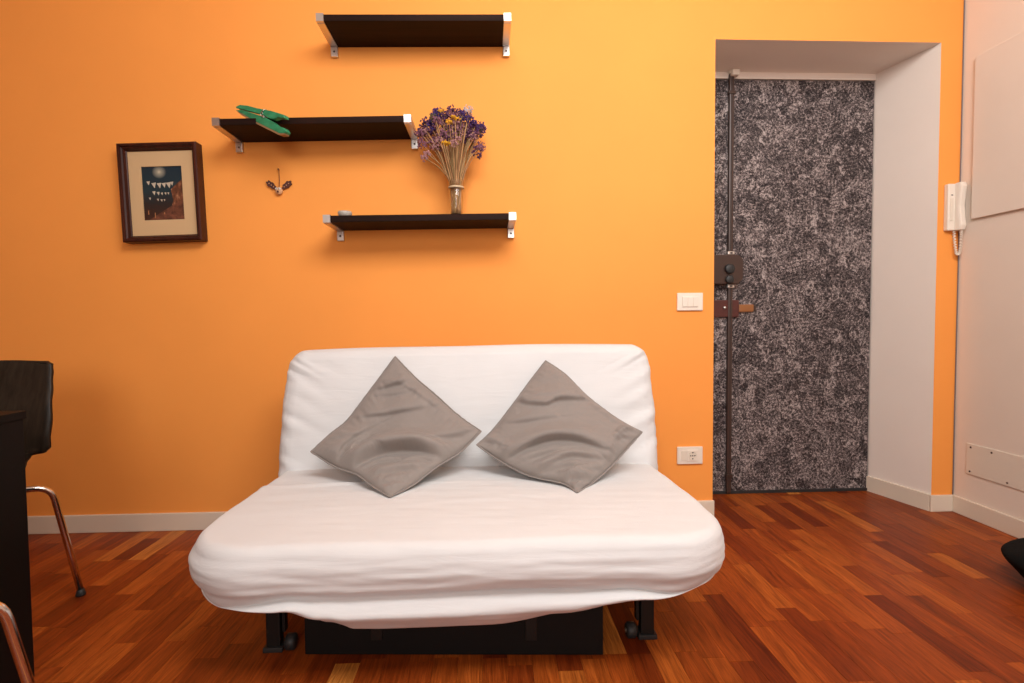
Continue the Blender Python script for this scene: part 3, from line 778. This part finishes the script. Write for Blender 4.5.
def printmat():
    m = mat('night_street_print', (.02, .03, .05), .4); t = NT(m); p = t.map(t.obj(), (.667, 1, .70))
    sp = t.n('SeparateXYZ', {0: p}); X, Z = sp.outputs[0], sp.outputs[2]
    n = t.noise(p, 70, 4, .6)
    sky = t.ramp(t.math('ADD', t.math('MULTIPLY', t.math('ADD', Z, .08), 6.2), t.math('MULTIPLY', n, .12)), [(.0, (.055, .014, .006)), (.35, (.020, .013, .012)), (.6, (.008, .028, .036)), (1, (.006, .022, .036))])
    # moon glow
    dx = t.math('SUBTRACT', X, -.008); dz = t.math('SUBTRACT', Z, .064); d2 = t.math('SQRT', t.math('ADD', t.math('MULTIPLY', dx, dx), t.math('MULTIPLY', dz, dz)))
    moon = t.ramp(t.math('MULTIPLY', d2, 40), [(0, (.55, .46, .30)), (.22, (.30, .26, .18)), (.8, (0, 0, 0))])
    c = t.mix(1, sky, moon, 'ADD')
    # lit facade on the right, street at the bottom
    lim = t.math('SUBTRACT', X, t.math('ADD', .024, t.math('MULTIPLY', t.math('ABSOLUTE', t.math('ADD', Z, .018)), -.12)))
    fz = t.math('SUBTRACT', .045, t.math('ADD', Z, t.math('MULTIPLY', t.math('SUBTRACT', .058, X), .9)))
    fac = t.math('MULTIPLY', t.math('GREATER_THAN', t.math('ADD', lim, t.math('MULTIPLY', n, .012)), .008), t.math('GREATER_THAN', fz, 0))
    fcol = t.ramp(t.noise(t.map(p, (140, 1, 45)), 1, 4, .7), [(.32, (.025, .008, .004)), (.55, (.17, .055, .024)), (.75, (.46, .23, .12))])
    c = t.mix(fac, c, fcol)
    st = t.math('GREATER_THAN', t.math('SUBTRACT', t.math('ADD', t.math('MULTIPLY', X, .62), -.050), Z), 0)
    c = t.mix(t.math('MULTIPLY', st, .8), c, t.ramp(n, [(.3, (.05, .014, .008)), (.7, (.22, .075, .04))]))
    t.col(c); return m
pr = box('print', printmat(), IX0, IX1, -.0195, -.0180, IZ0, IZ1, pc)
flag = mat('pale_flag_print', (.52, .44, .33), .5); warm = mat('warm_print', (.40, .17, .06), .5)
k = 0
for (fx, fz_, sc) in [(-.040, .036, .8), (-.025, .031, 1.1), (-.010, .030, 1.1), (.003, .030, 1.0), (.016, .031, 1.2), (.025, .033, .8), (-.026, .006, .8), (-.014, .004, .7), (-.004, .002, .55), (.006, .002, .5), (.014, .002, .45), (-.016, -.016, .5), (-.006, -.018, .5), (.002, -.018, .4), (-.038, -.012, .5)]:
    fx *= 1.5; fz_ *= 1.42; bm = bmesh.new(); w_ = .009*sc; h_ = .019*sc
    bm.faces.new([bm.verts.new((fx-w_, -.0198, fz_+.001)), bm.verts.new((fx+w_, -.0198, fz_+.003*sc)), bm.verts.new((fx+w_*.35, -.0198, fz_-h_))]); obj('printed_flag', bm, flag, pr, fix=False)
for fx, z0, z1 in ((-.066, -.088, -.070), (-.039, -.102, -.080), (.0, -.088, -.080)):
    box('printed_light', warm, fx-.0016, fx+.0016, -.0198, -.0195, z0, z1, pr)
bm = bmesh.new(); lathe(bm, [(0, -.012), (.004, -.012), (.004, -.009), (.0016, -.008), (.0016, .004)], 12, 'Y', (.0, 0, PCH/2+.006)); obj('nail', bm, 'brass', pc)

# ------------------------------------------------------------------ small antlered ornament
orn = thing('hanging_ornament', 'tiny brown antlered ornament hanging on the orange wall below the middle shelf', 'ornament', tuple(at(280, 191.5, 1, 0)))
skin = mat('pale_wood', (.62, .34, .17), .6); ant = mat('antler_brown', (.075, .016, .008), .6); eye = mat('ornament_white', (.8, .74, .66), .5)
bm = bmesh.new(); bmesh.ops.create_uvsphere(bm, u_segments=20, v_segments=12, radius=.016)
for v in bm.verts: v.co = Vector((v.co.x, v.co.y*.6-.012, v.co.z*1.05))
for f in bm.faces: f.smooth = True
head = obj('head', bm, skin, orn)
for s in (-1, 1):
    bm = bmesh.new(); bmesh.ops.create_uvsphere(bm, u_segments=10, v_segments=8, radius=.005)
    for v in bm.verts: v.co = Vector((v.co.x+s*.0065, v.co.y*.5-.0235, v.co.z+.006))
    obj('eye', bm, eye, head)
    bm = bmesh.new(); bmesh.ops.create_uvsphere(bm, u_segments=8, v_segments=6, radius=.0022)
    for v in bm.verts: v.co = Vector((v.co.x+s*.0055, v.co.y*.5-.0262, v.co.z+.005))
    obj('pupil', bm, 'slot', head)
    bm = bmesh.new()   # lobed paddle antler
    c0 = Vector((s*.013, -.008, .010)); dr = Vector((s*.80, 0, .62)).normalized(); pe = Vector((-dr.z, 0, dr.x))
    outl = []
    for k in range(40):
        a = 2*math.pi*k/40; r_ = 1+.13*math.sin(a*7)
        outl.append(c0+dr*(.024+.025*math.cos(a)*r_)+pe*(.0115*math.sin(a)*r_*(1+.25*math.cos(a))))
    f1 = [bm.verts.new(p+Vector((0, -.003, 0))) for p in outl]; f2 = [bm.verts.new(p+Vector((0, .003, 0))) for p in outl]
    bm.faces.new(f1); bm.faces.new(f2[::-1])
    for k in range(40): bm.faces.new((f1[k], f1[(k+1) % 40], f2[(k+1) % 40], f2[k]))
    an = obj('antler', bm, ant, orn)
    for k in range(3):
        bm = bmesh.new(); lathe(bm, [(0, -.0045), (.0024, -.004), (.0024, -.002)], 10, 'Y', tuple(c0+dr*(.012+.012*k))); obj('dot', bm, skin, an)
bm = bmesh.new(); bmesh.ops.create_uvsphere(bm, u_segments=10, v_segments=8, radius=.0042)
for v in bm.verts: v.co += Vector((0, -.025, -.006))
obj('nose', bm, ant, head)
bm = bmesh.new(); tube(bm, [(0, -.010, .014), (.001, -.006, .05), (-.001, -.004, .093)], .0014, 6); obj('cord', bm, 'cord', orn)
bm = bmesh.new(); lathe(bm, [(0, -.014), (.0035, -.013), (.0035, -.010), (.0018, -.009), (.0018, -.0005)], 10, 'Y', (-.001, 0, .093)); obj('nail', bm, 'cord', orn)

# ------------------------------------------------------------------ big green clothes peg
pegm = mat('green_painted_wood', (.020, .235, .095), .5); tt = NT(pegm); gr = tt.noise(tt.map(tt.obj(), (6, 60, 60)), 1, 4)
tt.col(tt.ramp(gr, [(.3, (.014, .17, .07)), (.7, (.035, .30, .14))]))
pegw = mat('bare_wood_edge', (.30, .16, .07), .6)
PA = at(237, 108, 1, -.165); PB = at(285, 124, 1, -.262)
ex = Vector((PB.x-PA.x, PB.y-PA.y, 0)).normalized(); nn = Vector((ex.y, -ex.x, 0))
if nn.y > 0: nn = -nn
def on_peg(zx, zy):
    d = _f+_r*((225+zx/13.65-512)/FPX)+_u*((341.5-95-zy/13.65)/FPX)
    return CAM+d*((PA-CAM).dot(nn)/d.dot(nn))
peg = thing('clothes_peg', 'oversized green wooden clothes peg tipped over the edge of the middle shelf', 'clothes peg', tuple(PA))
def prism(name, pts, th, m, parent, bw=.0012, off=0):
    bm = bmesh.new(); P_ = [on_peg(*p)-PA-nn*off for p in pts]
    a = [bm.verts.new(p) for p in P_]; b_ = [bm.verts.new(p-nn*th) for p in P_]; n = len(pts)
    bm.faces.new(a); bm.faces.new(b_[::-1])
    for i in range(n): bm.faces.new((a[i], a[(i+1) % n], b_[(i+1) % n], b_[i]))
    bmesh.ops.recalc_face_normals(bm, faces=bm.faces)
    if bw: bev(bm, bw, 1)
    return obj(name, bm, m, parent)
up = prism('peg_leg', [(145, 160), (200, 133), (300, 143), (430, 178), (620, 213), (800, 268), (806, 312), (720, 300), (660, 325), (610, 322), (540, 285), (440, 248), (260, 200), (150, 176)], .026, pegm, peg)
lo = prism('peg_leg', [(148, 208), (215, 198), (330, 232), (470, 278), (560, 312), (640, 360), (700, 412), (800, 448), (832, 495), (812, 520), (740, 520), (560, 432), (380, 340), (240, 258)], .026, pegm, peg)
prism('bare_edge', [(150, 212), (240, 260), (380, 342), (560, 434), (740, 522), (812, 522), (800, 540), (735, 545), (555, 458), (375, 366), (225, 276)], .026, pegw, lo, .0006)
for zx, zy in ((480, 250), (540, 282)): pass
bm = bmesh.new(); c0 = on_peg(508, 268)-PA; tz = Vector((0, 0, 1)); coil = []
for k in range(61): a = k*.62; coil.append(c0+nn*(.004-.034*k/60)+(ex*math.cos(a)+tz*math.sin(a))*.0075)
tube(bm, coil, .0017, 6)
tube(bm, [c0+nn*.004+tz*.0075, c0+nn*.003+ex*.012+tz*.016, c0+nn*-.010+ex*.014+tz*.020], .0017, 6); tube(bm, [c0+nn*.004-tz*.0075, c0+nn*.003+ex*.012-tz*.014], .0017, 6)
obj('spring', bm, 'alu', peg, fix=False)

# ------------------------------------------------------------------ vase with dried flowers
vb = at(456.5, 214, 1, -.125); VX, VY = vb.x, -.125
def shelf_top(x): return 1.337+(x+.658)*(1.348-1.337)/.773
VZ = shelf_top(VX)+.001
glass = bpy.data.materials.new('clear_glass'); glass.use_nodes = True; gt = glass.node_tree; gt.nodes.remove(gt.nodes['Principled BSDF'])
g1 = gt.nodes.new('ShaderNodeBsdfTransparent'); g1.inputs[0].default_value = (.985, .98, .96, 1); g2 = gt.nodes.new('ShaderNodeBsdfGlossy'); g2.inputs['Roughness'].default_value = .06
g5 = gt.nodes.new('ShaderNodeLayerWeight'); g5.inputs[0].default_value = .25; g3 = gt.nodes.new('ShaderNodeMath'); g3.operation = 'MULTIPLY_ADD'; g3.inputs[1].default_value = .35; g3.inputs[2].default_value = .03; gt.links.new(g5.outputs[1], g3.inputs[0]); g4 = gt.nodes.new('ShaderNodeMixShader')
gt.links.new(g3.outputs[0], g4.inputs[0]); gt.links.new(g1.outputs[0], g4.inputs[1]); gt.links.new(g2.outputs[0], g4.inputs[2]); gt.links.new(g4.outputs[0], gt.nodes['Material Output'].inputs[0])
vase = thing('glass_vase', 'slim clear glass vase on the lowest shelf holding dried flowers', 'vase', (VX, VY, VZ))
bm = bmesh.new(); lathe(bm, [(0, 0), (.025, 0), (.0265, .004), (.0290, .07), (.0335, .152), (.0325, .1525), (.0310, .152), (.0272, .07), (.0243, .012), (0, .010)], 32); obj('vase_body', bm, glass, vase)
bm = bmesh.new(); lathe(bm, [(.0320, .118), (.0326, .120), (.0326, .124), (.0324, .126), (.0318, .124), (.0316, .120), (.0320, .118)], 32); obj('tied_band', bm, mat('pale_raffia', (.55, .42, .26), .7), vase)
bq = thing('dried_flower_bouquet', 'bunch of dried purple and yellow flowers standing in the glass vase', 'flowers', (VX, VY, VZ+.012))
stem_ms = [mat('straw_stem', (.44, .24, .10), .8), mat('brown_stem', (.36, .17, .07), .8), mat('olive_stem', (.30, .19, .075), .8)]
fl = {'mauve': mat('mauve_petal', (.215, .085, .125), .85), 'purple': mat('purple_petal', (.050, .018, .115), .8), 'plum': mat('plum_petal', (.105, .035, .085), .85),
      'dusty': mat('dusty_pink_petal', (.40, .20, .20), .85), 'yellow': mat('yellow_petal', (.72, .37, .015), .8), 'olive': mat('olive_bud', (.10, .085, .03), .85), 'pale': mat('pale_blue_petal', (.42, .46, .55), .8)}
def cluster(kind, rad, seed):
    rnd = random.Random(seed); bm = bmesh.new()
    n = {'yellow': 34, 'pale': 16}.get(kind, 44)
    for k in range(n):
        d = Vector((rnd.gauss(0, 1), rnd.gauss(0, 1), rnd.gauss(.2, 1))).normalized()*rad*rnd.uniform(.35, 1)
        if kind == 'yellow': d.z *= .35
        s = rad*rnd.uniform(.13, .25)
        u = Vector((rnd.gauss(0, 1), rnd.gauss(0, 1), rnd.gauss(0, 1))).normalized(); v = u.orthogonal().normalized(); w_ = u.cross(v)
        c = bm.verts.new(d+u*s*.6); ring = [bm.verts.new(d+(v*math.cos(a)+w_*math.sin(a))*s*(1.25 if i % 2 else .6)) for i, a in enumerate([math.pi*2*j/8 for j in range(8)])]
        for i in range(8): bm.faces.new((c, ring[i], ring[(i+1) % 8]))
        b0 = bm.verts.new(d-u*s*.5)
        for i in range(8): bm.faces.new((b0, ring[(i+1) % 8], ring[i]))
    me = bpy.data.meshes.new('flower_head'); bm.to_mesh(me); bm.free(); me.materials.append(fl[kind]); return me
heads = {k: [cluster(k, r, i*7+len(k)*13) for i in range(2)] for k, r in (('mauve', .027), ('purple', .026), ('plum', .026), ('dusty', .022), ('yellow', .024), ('olive', .018), ('pale', .017))}
def pt(px, py, y): p = at(px, py, 1, y); return p-Vector((VX, VY, VZ+.012))
spots = []
named = [('yellow', 455, 118, -.185), ('yellow', 449, 122, -.19), ('purple', 468, 119, -.18), ('pale', 469, 110, -.19), ('pale', 467, 109.5, -.18), ('pale', 471, 110, -.185), ('purple', 476, 125, -.16), ('purple', 431, 127, -.15), ('yellow', 445, 143, -.20),
         ('yellow', 441, 112, -.13), ('purple', 481, 127, -.12), ('purple', 462, 116, -.17), ('mauve', 422, 135, -.13), ('mauve', 421, 144, -.14), ('dusty', 427, 154, -.15), ('mauve', 480, 147, -.14), ('plum', 478, 152, -.13), ('dusty', 454, 143, -.2), ('dusty', 458, 140, -.2), ('plum', 419, 134, -.11), ('dusty', 424, 158, -.15)]
for kd, px, py, y in named: spots.append((kd, px, py, y))
rnd = random.Random(5)
for k in range(80):
    a = rnd.uniform(0, math.pi*2); r_ = rnd.random()**.5
    px = 452+30*r_*math.cos(a); py = 132+20*r_*math.sin(a)-2
    if py > 141 and 440 < px < 472: py -= 13
    kd = rnd.choice(['mauve', 'mauve', 'mauve', 'plum', 'plum', 'purple', 'dusty', 'dusty', 'olive'])
    spots.append((kd, px, py, -.125+rnd.uniform(-.075, .085)*(1-.5*r_)))
for k, (kd, px, py, y) in enumerate(spots):
    tip = pt(px, py, y); y_w = min(VY+tip.y, -.03); tip.y = y_w-VY
    a = rnd.uniform(0, 6.28); rb_ = .021*rnd.random()**.5
    foot = Vector((rb_*math.cos(a), rb_*math.sin(a), .002)); hd = Vector((tip.x, tip.y, 0))
    neck = Vector((0, 0, .135))+hd*.22+Vector((rnd.uniform(-.006, .006), rnd.uniform(-.006, .006), 0))
    if Vector((neck.x, neck.y)).length > .028: f = .028/Vector((neck.x, neck.y)).length; neck.x *= f; neck.y *= f
    m2 = neck.lerp(tip, .55)+Vector((hd.x*-.06+rnd.uniform(-.005, .005), rnd.uniform(-.005, .005), .012))
    bm = bmesh.new(); tube(bm, smooth_path([foot, neck, m2, tip], 4), .0016 if k % 3 else .0022, 5)
    st = obj('stem', bm, stem_ms[k % 3], bq, fix=False)
    h = bpy.data.objects.new('flower_head', heads[kd][k % 2]); C.objects.link(h); h.parent = st
    s_ = rnd.uniform(.8, 1.15); h.location = tip; h.scale = (s_,)*3; h.rotation_euler = (rnd.uniform(-.4, .4), rnd.uniform(-.4, .4), rnd.uniform(0, 6.28)) if kd != 'yellow' else (rnd.uniform(-.2, .2), 0, rnd.uniform(0, 6.28))
# small pale object on the lowest shelf
kx = at(345, 214, 1, -.15); kz = shelf_top(kx.x)+.0015
sm = thing('small_dish', 'small grey rounded trinket dish at the left end of the lowest shelf', 'trinket dish', (kx.x, -.15, kz))
bm = bmesh.new(); lathe(bm, [(0, 0), (.018, 0), (.026, .006), (.029, .018), (.027, .024), (.022, .0245), (.019, .018), (0, .015)], 28); obj('dish_body', bm, mat('grey_ceramic', (.42, .38, .33), .4), sm)
